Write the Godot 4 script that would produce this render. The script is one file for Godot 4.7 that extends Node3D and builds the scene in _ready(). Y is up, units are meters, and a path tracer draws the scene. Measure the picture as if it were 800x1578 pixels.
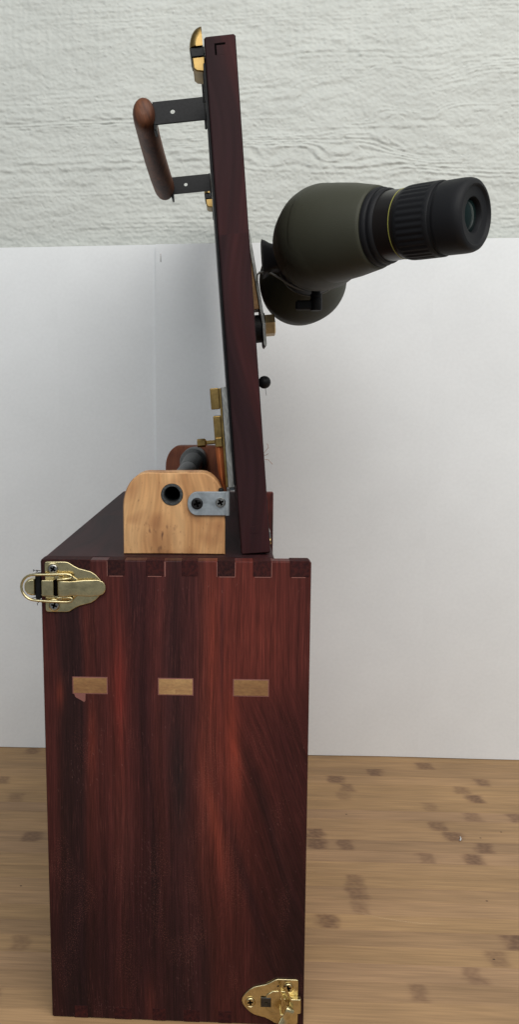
extends Node3D
# A dark red wooden carrying case on a bamboo table, its upright panel with a spotting scope,
# white paper on a board-marked concrete wall behind. Metres, y up, case front on z = 0.

class Shape:
	var v := PackedVector3Array()
	var n := PackedVector3Array()
	var uv := PackedVector2Array()
	func tri(a: Vector3, b: Vector3, c: Vector3, na: Vector3, nb: Vector3, nc: Vector3, ua := Vector2.ZERO, ub := Vector2.ZERO, uc := Vector2.ZERO) -> void:
		var f := (c - a).cross(b - a)
		if f.length_squared() < 1e-22:
			return
		if f.dot(na + nb + nc) >= 0.0:
			v.append_array([a, b, c]); n.append_array([na, nb, nc]); uv.append_array([ua, ub, uc])
		else:
			v.append_array([a, c, b]); n.append_array([na, nc, nb]); uv.append_array([ua, uc, ub])
	func quad(a: Vector3, b: Vector3, c: Vector3, d: Vector3, na: Vector3, nb: Vector3, nc: Vector3, nd: Vector3, ua := Vector2.ZERO, ub := Vector2.ZERO, uc := Vector2.ZERO, ud := Vector2.ZERO) -> void:
		tri(a, b, c, na, nb, nc, ua, ub, uc)
		tri(a, c, d, na, nc, nd, ua, uc, ud)
	func fquad(a: Vector3, b: Vector3, c: Vector3, d: Vector3, m: Vector3) -> void:
		quad(a, b, c, d, m, m, m, m)
	# box with rounded edges of width b
	func box(lo: Vector3, hi: Vector3, b := 0.0006) -> void:
		var c := (lo + hi) / 2
		var h := (hi - lo) / 2
		b = minf(b, minf(h.x, minf(h.y, h.z)) * 0.98)
		var i := h - Vector3.ONE * b
		for ax in 3:
			var p := (ax + 1) % 3
			var q := (ax + 2) % 3
			for s in [-1.0, 1.0]:
				var m := Vector3.ZERO
				m[ax] = s
				var k: Array[Vector3] = []
				for e in [[-1, -1], [1, -1], [1, 1], [-1, 1]]:
					var w := Vector3.ZERO
					w[ax] = s * h[ax]; w[p] = e[0] * i[p]; w[q] = e[1] * i[q]
					k.append(c + w)
				fquad(k[0], k[1], k[2], k[3], m)
			# the four edges that run along ax
			for s in [-1.0, 1.0]:
				for t in [-1.0, 1.0]:
					var n1 := Vector3.ZERO; n1[p] = s
					var n2 := Vector3.ZERO; n2[q] = t
					var a := Vector3.ZERO; a[p] = s * h[p]; a[q] = t * i[q]
					var d := Vector3.ZERO; d[p] = s * i[p]; d[q] = t * h[q]
					var e1 := Vector3.ZERO; e1[ax] = i[ax]
					quad(c + a - e1, c + a + e1, c + d + e1, c + d - e1, n1, n1, n2, n2)
		for sx in [-1.0, 1.0]:
			for sy in [-1.0, 1.0]:
				for sz in [-1.0, 1.0]:
					var s := Vector3(sx, sy, sz)
					tri(c + s * Vector3(h.x, i.y, i.z), c + s * Vector3(i.x, h.y, i.z), c + s * Vector3(i.x, i.y, h.z), Vector3(sx, 0, 0), Vector3(0, sy, 0), Vector3(0, 0, sz))
	# profile of (radius, height) turned round the local y axis
	func lathe(pr: Array, segs := 40, x := Transform3D.IDENTITY) -> void:
		var k := pr.size()
		var sn: Array[Vector2] = []
		for j in k - 1:
			var d: Vector2 = pr[j + 1] - pr[j]
			sn.append(Vector2(d.y, -d.x).normalized())
		for j in k - 1:
			var n0 := sn[j]
			var n1 := sn[j]
			if j > 0 and sn[j - 1].dot(sn[j]) > 0.72:
				n0 = (sn[j - 1] + sn[j]).normalized()
			if j < k - 2 and sn[j + 1].dot(sn[j]) > 0.72:
				n1 = (sn[j + 1] + sn[j]).normalized()
			for s in segs:
				var a := TAU * s / segs
				var b := TAU * (s + 1) / segs
				var ca := Vector3(cos(a), 0, sin(a))
				var cb := Vector3(cos(b), 0, sin(b))
				var ma := ca
				var mb := cb
				if segs <= 8:
					ma = Vector3(cos((a + b) / 2), 0, sin((a + b) / 2))
					mb = ma
				var p0: Vector2 = pr[j]
				var p1: Vector2 = pr[j + 1]
				quad(x * (ca * p0.x + Vector3(0, p0.y, 0)), x * (cb * p0.x + Vector3(0, p0.y, 0)), x * (cb * p1.x + Vector3(0, p1.y, 0)), x * (ca * p1.x + Vector3(0, p1.y, 0)),
					x.basis * (ma * n0.x + Vector3(0, n0.y, 0)), x.basis * (mb * n0.x + Vector3(0, n0.y, 0)), x.basis * (mb * n1.x + Vector3(0, n1.y, 0)), x.basis * (ma * n1.x + Vector3(0, n1.y, 0)))
	# round wire or bar along a path; radii per point or one radius; flat squashes it across
	func tube(path: Array, r: Variant, segs := 10, caps := true) -> void:
		var k := path.size()
		var up := Vector3(0.13, 0.97, 0.2)
		var prev: Array = []
		for j in k:
			var t: Vector3 = (path[mini(j + 1, k - 1)] - path[maxi(j - 1, 0)]).normalized()
			if absf(t.dot(up)) > 0.95:
				up = up.cross(Vector3(0.3, 0.1, 0.9)).normalized()
			var sx := up.cross(t).normalized()
			up = t.cross(sx).normalized()
			var rad: float = r[j] if r is Array else r
			var ring: Array = []
			for s in segs:
				var a := TAU * s / segs
				var d := sx * cos(a) + up * sin(a)
				ring.append([path[j] + d * rad, d])
			if j > 0:
				for s in segs:
					var q := (s + 1) % segs
					quad(prev[s][0], prev[q][0], ring[q][0], ring[s][0], prev[s][1], prev[q][1], ring[q][1], ring[s][1])
			if caps and (j == 0 or j == k - 1):
				var m := -t if j == 0 else t
				for s in segs:
					tri(path[j], ring[s][0], ring[(s + 1) % segs][0], m, m, m)
			prev = ring
	# closed sections joined one after the other (each an array of points of equal count)
	func loft(sec: Array) -> void:
		var m: int = sec[0].size()
		var k := sec.size()
		var nn: Array = []
		for j in k:
			var row: Array[Vector3] = []
			for s in m:
				var du: Vector3 = sec[j][(s + 1) % m] - sec[j][(s + m - 1) % m]
				var dv: Vector3 = sec[mini(j + 1, k - 1)][s] - sec[maxi(j - 1, 0)][s]
				row.append(du.cross(dv).normalized())
			nn.append(row)
		var c0 := Vector3.ZERO
		for p in sec[k / 2]:
			c0 += p / m
		if nn[k / 2][0].dot(sec[k / 2][0] - c0) < 0.0:
			for row in nn:
				for s in m:
					row[s] = -row[s]
		for j in k - 1:
			for s in m:
				var q := (s + 1) % m
				quad(sec[j][s], sec[j][q], sec[j + 1][q], sec[j + 1][s], nn[j][s], nn[j][q], nn[j + 1][q], nn[j + 1][s])
		for j in [0, k - 1]:
			var c := Vector3.ZERO
			for p in sec[j]:
				c += p / m
			var f: Vector3 = (sec[j][0] - c).cross(sec[j][1] - c).normalized()
			var o := c - c0
			if f.dot(o) < 0.0:
				f = -f
			for s in m:
				tri(c, sec[j][s], sec[j][(s + 1) % m], f, f, f)
	static func inset(poly: Array, b: float) -> Array:
		var k := poly.size()
		var out: Array = []
		for j in k:
			var d0: Vector2 = (poly[j] - poly[(j + k - 1) % k]).normalized()
			var d1: Vector2 = (poly[(j + 1) % k] - poly[j]).normalized()
			var m0 := Vector2(-d0.y, d0.x)
			var m1 := Vector2(-d1.y, d1.x)
			var m := (m0 + m1).normalized()
			out.append(poly[j] + m * b / maxf(0.4, m.dot(m0)))
		return out
	# polygon (counterclockwise) from z0 to z1, front edge rounded by b
	func extrude(poly: Array, z0: float, z1: float, b := 0.0005) -> void:
		var k := poly.size()
		var ins := inset(poly, b)
		var ix := Geometry2D.triangulate_polygon(PackedVector2Array(ins))
		for j in range(0, ix.size(), 3):
			tri(v3(ins[ix[j]], z1), v3(ins[ix[j + 1]], z1), v3(ins[ix[j + 2]], z1), Vector3.BACK, Vector3.BACK, Vector3.BACK)
			tri(v3(poly[ix[j]], z0), v3(poly[ix[j + 1]], z0), v3(poly[ix[j + 2]], z0), Vector3.FORWARD, Vector3.FORWARD, Vector3.FORWARD)
		var en: Array[Vector2] = []
		for j in k:
			var d: Vector2 = (poly[(j + 1) % k] - poly[j]).normalized()
			en.append(Vector2(d.y, -d.x))
		for j in k:
			var q := (j + 1) % k
			var na := en[j]
			var nb := en[j]
			if en[j].dot(en[(j + k - 1) % k]) > 0.75:
				na = (en[j] + en[(j + k - 1) % k]).normalized()
			if en[j].dot(en[q]) > 0.75:
				nb = (en[j] + en[q]).normalized()
			var a3 := v3(na, 0)
			var b3 := v3(nb, 0)
			quad(v3(poly[j], z0), v3(poly[q], z0), v3(poly[q], z1 - b), v3(poly[j], z1 - b), a3, b3, b3, a3)
			quad(v3(poly[j], z1 - b), v3(poly[q], z1 - b), v3(ins[q], z1), v3(ins[j], z1), a3, b3, Vector3.BACK, Vector3.BACK)
	static func v3(p: Vector2, z: float) -> Vector3:
		return Vector3(p.x, p.y, z)
	# a plate seen from its centre c as star-shaped, with a hole: outer and inner give the reach at an angle
	func holed(c: Vector2, angles: Array, outer: Callable, inner: Callable, z0: float, z1: float, b := 0.0004, floor_z := INF) -> void:
		var k := angles.size()
		for j in k:
			var a: float = angles[j]
			var e: float = angles[(j + 1) % k]
			var da := Vector2(cos(a), sin(a))
			var de := Vector2(cos(e), sin(e))
			var oa: Vector2 = c + da * outer.call(a)
			var oe: Vector2 = c + de * outer.call(e)
			var ia: Vector2 = c + da * inner.call(a)
			var ie: Vector2 = c + de * inner.call(e)
			var fa := c + (oa - c) * (1.0 - b / (oa - c).length())
			var fe := c + (oe - c) * (1.0 - b / (oe - c).length())
			fquad(v3(fa, z1), v3(fe, z1), v3(ie, z1), v3(ia, z1), Vector3.BACK)
			if floor_z == INF:
				fquad(v3(oa, z0), v3(oe, z0), v3(ie, z0), v3(ia, z0), Vector3.FORWARD)
			var d := (oe - oa).normalized()
			var m := v3(Vector2(d.y, -d.x), 0)
			if m.dot(v3(da, 0)) < 0:
				m = -m
			fquad(v3(oa, z0), v3(oe, z0), v3(oe, z1 - b), v3(oa, z1 - b), m)
			quad(v3(oa, z1 - b), v3(oe, z1 - b), v3(fe, z1), v3(fa, z1), m, m, Vector3.BACK, Vector3.BACK)
			var zi := z0 if floor_z == INF else floor_z
			var di := (ie - ia).normalized()
			var mi := v3(Vector2(di.y, -di.x), 0)
			if mi.dot(v3(da, 0)) > 0:
				mi = -mi
			fquad(v3(ia, zi), v3(ie, zi), v3(ie, z1), v3(ia, z1), mi)
			if floor_z != INF:
				tri(v3(c, zi), v3(ia, zi), v3(ie, zi), Vector3.BACK, Vector3.BACK, Vector3.BACK)
	func mesh() -> ArrayMesh:
		var a := []
		a.resize(Mesh.ARRAY_MAX)
		a[Mesh.ARRAY_VERTEX] = v
		a[Mesh.ARRAY_NORMAL] = n
		a[Mesh.ARRAY_TEX_UV] = uv
		var m := ArrayMesh.new()
		m.add_surface_from_arrays(Mesh.PRIMITIVE_TRIANGLES, a)
		return m

var rng := RandomNumberGenerator.new()
var M := {}
const W := 0.17
const H := 0.3159
const D := 0.418
const SLANT := 0.0128      # paper and wall stand slightly turned to the case

func noise(seed_: int, octaves := 2) -> FastNoiseLite:
	var f := FastNoiseLite.new()
	f.seed = seed_
	f.noise_type = FastNoiseLite.TYPE_SIMPLEX_SMOOTH
	f.frequency = 1.0
	f.fractal_type = FastNoiseLite.FRACTAL_FBM if octaves > 1 else FastNoiseLite.FRACTAL_NONE
	f.fractal_octaves = octaves
	return f

func obj(called: String, s: Shape, m: Material, parent: Node3D, at := Vector3.ZERO) -> MeshInstance3D:
	var o := MeshInstance3D.new()
	o.name = called
	o.mesh = s.mesh()
	o.material_override = m
	o.position = at
	parent.add_child(o, true)
	return o

func thing(called: String, label: String, category: String, at := Vector3.ZERO) -> Node3D:
	var o := Node3D.new()
	o.name = called
	add_child(o, true)
	o.position = at
	o.set_meta("label", label)
	o.set_meta("category", category)
	return o

func axis_to(dir: Vector3, at := Vector3.ZERO) -> Transform3D:
	var y := dir.normalized()
	var x := y.cross(Vector3(0.1, 0.2, 0.97)).normalized()
	return Transform3D(Basis(x, y, x.cross(y)), at)

func mat(c: Color, rough := 0.6, metal := 0.0) -> StandardMaterial3D:
	var m := StandardMaterial3D.new()
	m.albedo_color = c
	m.roughness = rough
	m.metallic = metal
	return m

func rgb(r: float, g: float, b: float) -> Color:
	return Color(r / 255.0, g / 255.0, b / 255.0)

func image_of(w: int, h: int, data: PackedByteArray) -> Image:
	return Image.create_from_data(w, h, false, Image.FORMAT_RGB8, data)

func tex(im: Image) -> ImageTexture:
	im.generate_mipmaps()
	return ImageTexture.create_from_image(im)

func triplanar(m: StandardMaterial3D, per_metre: float, offset := Vector3.ZERO) -> StandardMaterial3D:
	m.uv1_triplanar = true
	m.uv1_triplanar_sharpness = 8.0
	m.uv1_scale = Vector3.ONE * per_metre
	m.uv1_offset = offset
	return m

func put(d: PackedByteArray, i: int, c: Color) -> void:
	d[i] = clampi(int(c.r * 255.0), 0, 255)
	d[i + 1] = clampi(int(c.g * 255.0), 0, 255)
	d[i + 2] = clampi(int(c.b * 255.0), 0, 255)

func key_color(keys: Array, x: float) -> Color:
	for j in keys.size() - 1:
		if x <= keys[j + 1][0]:
			var t: float = clampf((x - keys[j][0]) / (keys[j + 1][0] - keys[j][0]), 0.0, 1.0)
			return keys[j][1].lerp(keys[j + 1][1], t * t * (3.0 - 2.0 * t))
	return keys[-1][1]

# plain straight-grained wood, grain along v, one texture tile = one metre / per_metre
func grain_image(w: int, h: int, base: Color, dark: Color, light: Color, seed_: int, across: float, along: float, pores: float) -> Image:
	var n1 := noise(seed_, 3)
	var n2 := noise(seed_ + 1, 1)
	var d := PackedByteArray()
	d.resize(w * h * 3)
	for y in h:
		for x in w:
			var u := x / float(w)
			var v := y / float(h)
			var wob := n2.get_noise_2d(u * 2.0, v * 1.5) * 0.05
			var a := n1.get_noise_2d((u + wob) * across, v * along)
			var b := n2.get_noise_2d((u + wob) * across * 6.0, v * along * 5.0)
			var c := base
			c = c.lerp(dark, clampf(a * 1.6, 0.0, 1.0)).lerp(light, clampf(-a * 1.6, 0.0, 1.0))
			c = c * (1.0 + b * pores)
			put(d, (y * w + x) * 3, c)
	return image_of(w, h, d)

func case_front_image(w: int, h: int) -> Image:
	var n1 := noise(11, 2)
	var n2 := noise(12, 1)
	var n3 := noise(13, 2)
	var keys := [
		[0.0, rgb(84, 40, 38)], [6.0, rgb(74, 36, 35)], [12.0, rgb(58, 32, 33)], [22.0, rgb(56, 31, 33)], [28.0, rgb(86, 41, 38)], [38.0, rgb(80, 39, 38)], [48.0, rgb(92, 43, 40)],
		[56.0, rgb(78, 38, 38)], [64.0, rgb(72, 36, 37)], [74.0, rgb(84, 42, 41)], [84.0, rgb(70, 38, 39)], [96.0, rgb(78, 41, 41)], [104.0, rgb(98, 48, 43)],
		[114.0, rgb(108, 50, 44)], [126.0, rgb(102, 47, 42)], [145.0, rgb(96, 45, 41)], [172.0, rgb(88, 42, 39)]]
	# darker and redder passages of the figure: centre, half widths, slant, colour, strength
	var spots := [
		[123.0, 118.0, 4.5, 36.0, 0.05, rgb(168, 72, 56), 0.85], [112.0, 178.0, 3.6, 42.0, 0.16, rgb(150, 68, 54), 0.8], [109.0, 55.0, 4.0, 50.0, 0.0, rgb(142, 64, 52), 0.75], [138.0, 45.0, 22.0, 48.0, 0.0, rgb(122, 56, 48), 0.6],
		[49.0, 85.0, 5.0, 34.0, 0.0, rgb(128, 48, 42), 0.7], [9.0, 87.0, 3.0, 11.0, 0.0, rgb(140, 60, 46), 0.7], [30.0, 120.0, 2.4, 24.0, 0.0, rgb(122, 52, 42), 0.6], [89.0, 143.0, 5.5, 42.0, 0.02, rgb(38, 29, 32), 0.95], [66.0, 112.0, 4.6, 60.0, 0.03, rgb(52, 29, 33), 0.8],
		[17.0, 115.0, 8.0, 95.0, 0.0, rgb(44, 28, 30), 0.75], [58.0, 18.0, 4.5, 32.0, 0.05, rgb(52, 30, 34), 0.75], [71.0, 212.0, 3.6, 48.0, 0.02, rgb(40, 25, 30), 0.8], [146.0, 172.0, 4.0, 44.0, 0.33, rgb(50, 30, 33), 0.75], [115.5, 45.0, 1.2, 40.0, 0.0, rgb(64, 33, 34), 0.8],
		[132.0, 215.0, 3.6, 55.0, 0.30, rgb(56, 31, 35), 0.7], [51.0, 192.0, 7.0, 44.0, 0.05, rgb(104, 56, 52), 0.6], [94.0, 250.0, 7.0, 54.0, 0.03, rgb(102, 55, 52), 0.6], [67.0, 304.0, 4.0, 20.0, 0.0, rgb(140, 64, 52), 0.65], [52.0, 304.0, 4.0, 22.0, 0.0, rgb(118, 54, 48), 0.6],
		[157.0, 132.0, 9.0, 30.0, 0.3, rgb(76, 37, 37), 0.6], [165.0, 250.0, 10.0, 70.0, 0.1, rgb(54, 30, 32), 0.6], [30.0, 270.0, 26.0, 60.0, 0.0, rgb(58, 31, 35), 0.55], [103.0, 280.0, 4.0, 44.0, 0.05, rgb(50, 31, 35), 0.6], [83.0, 60.0, 5.0, 40.0, 0.0, rgb(60, 36, 38), 0.6], [155.0, 190.0, 3.0, 40.0, 0.34, rgb(110, 54, 48), 0.5]]
	var d := PackedByteArray()
	d.resize(w * h * 3)
	for y in h:
		var v := 316.0 * y / h
		for x in w:
			var u := 170.0 * x / w
			var warp := 3.0 * n1.get_noise_2d(u * 0.010, v * 0.0042) + 0.6 * n1.get_noise_2d(u * 0.06 + 30.0, v * 0.012)
			var t := smoothstep(0.0, 22.0, u - (110.0 + 0.10 * maxf(0.0, v - 80.0))) * smoothstep(62.0, 112.0, v)
			var a := u + warp
			var b := u + warp - 0.34 * (v - 80.0)
			var c := key_color(keys, a)
			for q in spots:
				var e: float = (u + warp - q[0] - q[4] * (v - q[1])) / q[2]
				var f: float = (v - q[1]) / q[3]
				var r := e * e + f * f
				if r < 6.0:
					c = c.lerp(q[5], q[6] * (0.78 if q[5].r < 0.3 else 0.95) * exp(-r))
			c = c.lerp(Color(c.r * 0.80, c.g * 0.80, c.b * 0.84), t)
			var s1 := n3.get_noise_2d(a * 0.20, v * 0.004)
			var s2 := n2.get_noise_2d(a * 0.75, v * 0.012 + 9.0)
			var s3 := n2.get_noise_2d(a * 2.4 + 50.0, v * 0.045)
			if t > 0.0:
				s1 = lerpf(s1, n3.get_noise_2d(b * 0.20 + 20.0, v * 0.006), t)
				s2 = lerpf(s2, n2.get_noise_2d(b * 0.7 + 40.0, v * 0.016), t)
				s3 = lerpf(s3, n2.get_noise_2d(b * 2.0, v * 0.06), t)
			c = c * (1.0 + 0.17 * s1 + 0.11 * s2 + 0.15 * s3)
			c = c.lerp(Color(c.r * 0.74, c.g * 0.76, c.b * 0.84), smoothstep(120.0, 280.0, v))  # fall-off of light towards the bottom, painted into the wood colour
			# pale needle-like pores along the grain
			var p := clampf((s3 - 0.45) * 2.2, 0.0, 1.0) * clampf(0.25 + 1.4 * n1.get_noise_2d(u * 0.05 + 11.0, v * 0.03), 0.0, 1.0)
			c = c.lerp(rgb(160, 98, 84), p * 0.34)
			# curly figure: short pale flecks where the grain dips
			var fl := n2.get_noise_2d(a * 1.5 + 7.0, v * 0.9)
			var where := smoothstep(0.05, 0.45, n1.get_noise_2d(u * 0.035 + 70.0, v * 0.014)) * smoothstep(80.0, 140.0, v)
			c = c.lerp(rgb(150, 90, 80), clampf((fl - 0.30) * 1.8, 0.0, 1.0) * where * 0.65)
			c = Color(c.r * 0.89, c.g * 0.90, c.b * 0.88)
			put(d, (y * w + x) * 3, c)
	return image_of(w, h, d)

# white dust, rubs and scuffs on the varnish stay where they are
func scuff(im: Image, list: Array) -> void:
	for q in list:
		var p: Vector2 = q[0]
		for j in q[3]:
			var a: float = rng.randf_range(-0.5, 0.5) + q[2]
			var at := p + Vector2(rng.randfn(0, q[1].x), rng.randfn(0, q[1].y))
			var len_ := rng.randf_range(2.0, 8.0)
			for s in int(len_):
				var c := at + Vector2(sin(a), cos(a)) * s
				if c.x > 1 and c.y > 1 and c.x < im.get_width() - 2 and c.y < im.get_height() - 2:
					var was := im.get_pixel(int(c.x), int(c.y))
					im.set_pixel(int(c.x), int(c.y), was.lerp(rgb(176, 140, 132), rng.randf_range(0.1, 0.42)))

func table_image(w: int, h: int, x0: float, x1: float, z0: float, z1: float, strip: float) -> Image:
	var n1 := noise(31, 3)
	var n2 := noise(32, 1)
	var n3 := noise(33, 2)
	var knots := [[0.347, -0.408, 1.0], [0.287, -0.383, 1.1], [0.381, -0.3265, 1.3], [0.372, -0.345, 0.7], [0.337, -0.25, 1.1], [0.328, -0.262, 0.9], [0.2035, -0.2434, 1.2], [0.2045, -0.222, 1.2], [0.231, -0.235, 1.0],
		[0.2297, -0.17, 0.8], [0.2297, -0.15, 0.9], [0.2297, -0.13, 0.6], [0.342, -0.195, 0.0], [0.341, -0.104, 1.2], [0.353, -0.086, 1.2], [0.322, -0.069, 0.7], [0.2990, -0.05, 0.7], [0.2547, -0.035, 0.7], [0.24, -0.36, 1.1], [0.25, -0.352, 0.8], [0.243, -0.325, 0.5],
		[0.33, -0.3, 0.5], [0.366, -0.292, 0.7], [0.361, -0.227, 1.1], [0.344, -0.22, 1.2], [0.302, -0.206, 0.7], [0.40, -0.37, 0.9], [0.356, -0.005, 0.8], [-0.115, -0.42, 0.9], [-0.13, -0.345, 0.8], [-0.105, -0.30, 0.6], [-0.07, -0.235, 1.0], [-0.1, -0.19, 0.9], [-0.12, -0.26, 0.9], [-0.075, -0.09, 0.9], [-0.05, -0.02, 0.9], [-0.04, -0.07, 0.6], [0.2, -0.115, 1.1], [0.415, -0.16, 0.8], [0.41, -0.28, 0.9]]
	var by_row := {}
	for q in knots:
		var r := int(floor((q[1] - z0) / strip))
		if not by_row.has(r):
			by_row[r] = []
		by_row[r].append(q)
	var tone := []
	for r in 80:
		tone.append([rng.randf_range(-1, 1), rng.randf_range(-1, 1)])
	var d := PackedByteArray()
	d.resize(w * h * 3)
	for y in h:
		var z := lerpf(z0, z1, (y + 0.5) / h)
		var r := int(floor((z - z0) / strip))
		var fr := fposmod((z - z0) / strip, 1.0)
		for x in w:
			var px := lerpf(x0, x1, (x + 0.5) / w)
			var a := n1.get_noise_3d(px * 5.0 + r * 3.1, z * 120.0, r * 5.0)
			var b := n2.get_noise_2d(px * 22.0 + r * 7.7, z * 520.0)
			var m := n3.get_noise_2d(px * 7.0, z * 16.0)
			var c := rgb(171, 138, 102)
			c = c * (1.0 + 0.045 * tone[r][0] + 0.085 * a + 0.06 * b + 0.06 * m)
			c.b *= 1.0 + 0.03 * tone[r][1]
			if by_row.has(r):
				for q in by_row[r]:
					var e: float = absf(px - q[0] + 0.004 * n3.get_noise_2d(px * 40.0, z * 60.0)) / (0.0068 + 0.0016 * q[2])
					if e < 1.9:
						var edge := smoothstep(0.0, 0.12, fr) * (1.0 - smoothstep(0.88, 1.0, fr))
						var k: float = exp(-e * e * e * e * 1.1) * q[2] * 0.48 * (0.9 + 0.3 * n2.get_noise_2d(px * 160.0, z * 260.0)) * (0.4 + 0.6 * edge)
						c = c.lerp(rgb(92, 66, 52), clampf(k, 0.0, 0.9))
			put(d, (y * w + x) * 3, c)
	var im := image_of(w, h, d)
	# a pale scratch and a few dark specks
	for s in 90:
		var t := s / 90.0
		var q := Vector2((0.222 + 0.075 * t - x0) / (x1 - x0) * w, (-0.128 + 0.013 * sin(t * 1.9) - z0) / (z1 - z0) * h)
		im.set_pixelv(Vector2i(q), im.get_pixelv(Vector2i(q)).lerp(rgb(226, 200, 168), 0.55 * sin(t * PI) + 0.1))
	for q in [[0.336, -0.148], [0.318, -0.075], [0.385, -0.262], [0.24, -0.29], [-0.06, -0.15], [0.362, -0.25]]:
		var i := Vector2i(int((q[0] - x0) / (x1 - x0) * w), int((q[1] - z0) / (z1 - z0) * h))
		for dx in 3:
			for dy in 2:
				im.set_pixelv(i + Vector2i(dx, dy), rgb(58, 40, 32))
	return im

func make_materials() -> void:
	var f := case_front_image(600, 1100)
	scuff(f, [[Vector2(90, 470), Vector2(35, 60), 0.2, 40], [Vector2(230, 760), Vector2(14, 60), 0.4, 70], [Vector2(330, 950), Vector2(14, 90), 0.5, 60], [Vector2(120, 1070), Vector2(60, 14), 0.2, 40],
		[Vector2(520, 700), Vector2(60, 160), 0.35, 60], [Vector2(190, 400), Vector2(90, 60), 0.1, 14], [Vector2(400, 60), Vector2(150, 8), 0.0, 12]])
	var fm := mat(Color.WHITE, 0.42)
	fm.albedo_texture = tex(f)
	fm.metallic_specular = 0.3
	var fb2: Image = f.duplicate()
	fb2.clear_mipmaps()
	fb2.bump_map_to_normal_map(2.0)
	fm.normal_enabled = true
	fm.normal_texture = tex(fb2)
	fm.normal_scale = 0.6
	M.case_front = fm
	var red := mat(Color.WHITE, 0.45)
	red.albedo_texture = tex(grain_image(320, 320, rgb(92, 40, 36), rgb(52, 27, 29), rgb(120, 52, 42), 41, 14.0, 1.6, 0.25))
	M.red_wood = triplanar(red, 6.0)
	var dk := mat(Color.WHITE, 0.5)
	dk.metallic_specular = 0.2
	dk.albedo_texture = tex(grain_image(320, 512, rgb(50, 31, 33), rgb(40, 26, 29), rgb(63, 34, 35), 45, 7.0, 0.5, 0.10))
	M.dark_wood = triplanar(dk, 5.0)
	var end := mat(Color.WHITE, 0.65)
	end.metallic_specular = 0.2
	end.albedo_texture = tex(grain_image(200, 200, rgb(52, 30, 30), rgb(40, 24, 26), rgb(64, 35, 33), 47, 30.0, 24.0, 0.25))
	M.end_wood = triplanar(end, 14.0)
	var er := mat(rgb(255, 246, 240), 0.65)
	er.metallic_specular = 0.2
	er.albedo_texture = tex(grain_image(200, 200, rgb(60, 33, 34), rgb(48, 28, 30), rgb(72, 37, 36), 48, 26.0, 20.0, 0.15))
	M.end_wood_red = triplanar(er, 14.0)
	var bl := grain_image(420, 420, rgb(200, 154, 106), rgb(176, 130, 86), rgb(212, 170, 122), 51, 9.0, 1.0, 0.07)
	var nb := noise(53, 2)
	for y in 420:
		for x in 420:
			var k := clampf(nb.get_noise_2d(x * 0.010, y * 0.012) * 1.5 - 0.12, 0.0, 1.0)
			var near := exp(-pow((x - 112.0) / 40.0, 2.0) - pow((y - 318.0) / 34.0, 2.0))
			var s := clampf((nb.get_noise_2d(x * 0.07 + 40.0, y * 0.03) - 0.35) * 2.4, 0.0, 1.0) * near
			var fleck := clampf((nb.get_noise_2d(x * 0.16, y * 0.05 + 90.0) - 0.62) * 5.0, 0.0, 1.0)
			var c := bl.get_pixel(x, y).lerp(rgb(140, 92, 58), clampf(k * 0.45 + near * 0.3, 0.0, 1.0)).lerp(rgb(70, 46, 34), clampf(s * 0.8 + fleck * 0.4, 0.0, 1.0))
			bl.set_pixel(x, y, c)
	var bm := mat(Color.WHITE, 0.5)
	bm.albedo_color = rgb(255, 250, 244)
	bm.albedo_texture = tex(bl)
	M.pale_wood = triplanar(bm, 8.0, Vector3(0.35, 0.15, 0.0))
	var fb := mat(rgb(168, 120, 108), 0.5)
	fb.albedo_texture = bm.albedo_texture
	M.brown_wood = triplanar(fb, 8.0, Vector3(0.1, 0.6, 0.0))
	var gr := mat(rgb(208, 174, 146), 0.6)
	gr.albedo_texture = tex(grain_image(256, 256, rgb(128, 92, 70), rgb(92, 62, 48), rgb(150, 110, 82), 57, 16.0, 2.0, 0.16))
	M.grip_wood = triplanar(gr, 9.0)
	var tn := mat(Color.WHITE, 0.6)
	tn.albedo_texture = tex(grain_image(160, 160, rgb(170, 132, 88), rgb(156, 116, 78), rgb(184, 146, 98), 61, 1.6, 4.0, 0.05))
	M.tenon_wood = triplanar(tn, 30.0)
	M.tenon_dull = M.tenon_wood.duplicate()
	M.tenon_dull.albedo_color = rgb(214, 204, 196)
	M.orange_wood = triplanar(mat(rgb(196, 122, 78), 0.55), 10.0)
	M.orange_wood.albedo_texture = tex(grain_image(128, 128, rgb(235, 215, 195), rgb(170, 130, 105), rgb(250, 240, 225), 63, 12.0, 2.0, 0.2))
	M.glue = mat(rgb(132, 84, 76), 0.7)
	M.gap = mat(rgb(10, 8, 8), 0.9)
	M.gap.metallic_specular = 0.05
	# metals: faint mottling in colour and gloss
	var mo := grain_image(128, 128, rgb(236, 236, 236), rgb(214, 214, 214), rgb(250, 250, 250), 71, 5.0, 5.0, 0.03)
	var mt := tex(mo)
	for q in [["gold_zinc", rgb(232, 216, 168), 0.25], ["brass", rgb(178, 148, 92), 0.3], ["galvanised", rgb(176, 184, 190), 0.4], ["steel", rgb(196, 194, 190), 0.26], ["gunmetal", rgb(92, 94, 96), 0.38], ["old_brass", rgb(156, 130, 82), 0.32], ["hex_zinc", rgb(200, 172, 126), 0.3]]:
		var m := mat(q[1], q[2], 1.0 if q[0] != "galvanised" else 0.6)
		m.albedo_texture = mt
		m.roughness_texture = mt
		m.roughness = q[2] * 1.1
		M[q[0]] = triplanar(m, 22.0)
	M.bar_steel = triplanar(mat(rgb(196, 198, 196), 0.5, 0.55), 24.0)
	M.bar_steel.albedo_texture = tex(grain_image(128, 128, rgb(214, 214, 212), rgb(150, 150, 148), rgb(236, 236, 236), 73, 6.0, 1.5, 0.12))
	M.black_metal = mat(rgb(27, 27, 30), 0.42)
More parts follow.
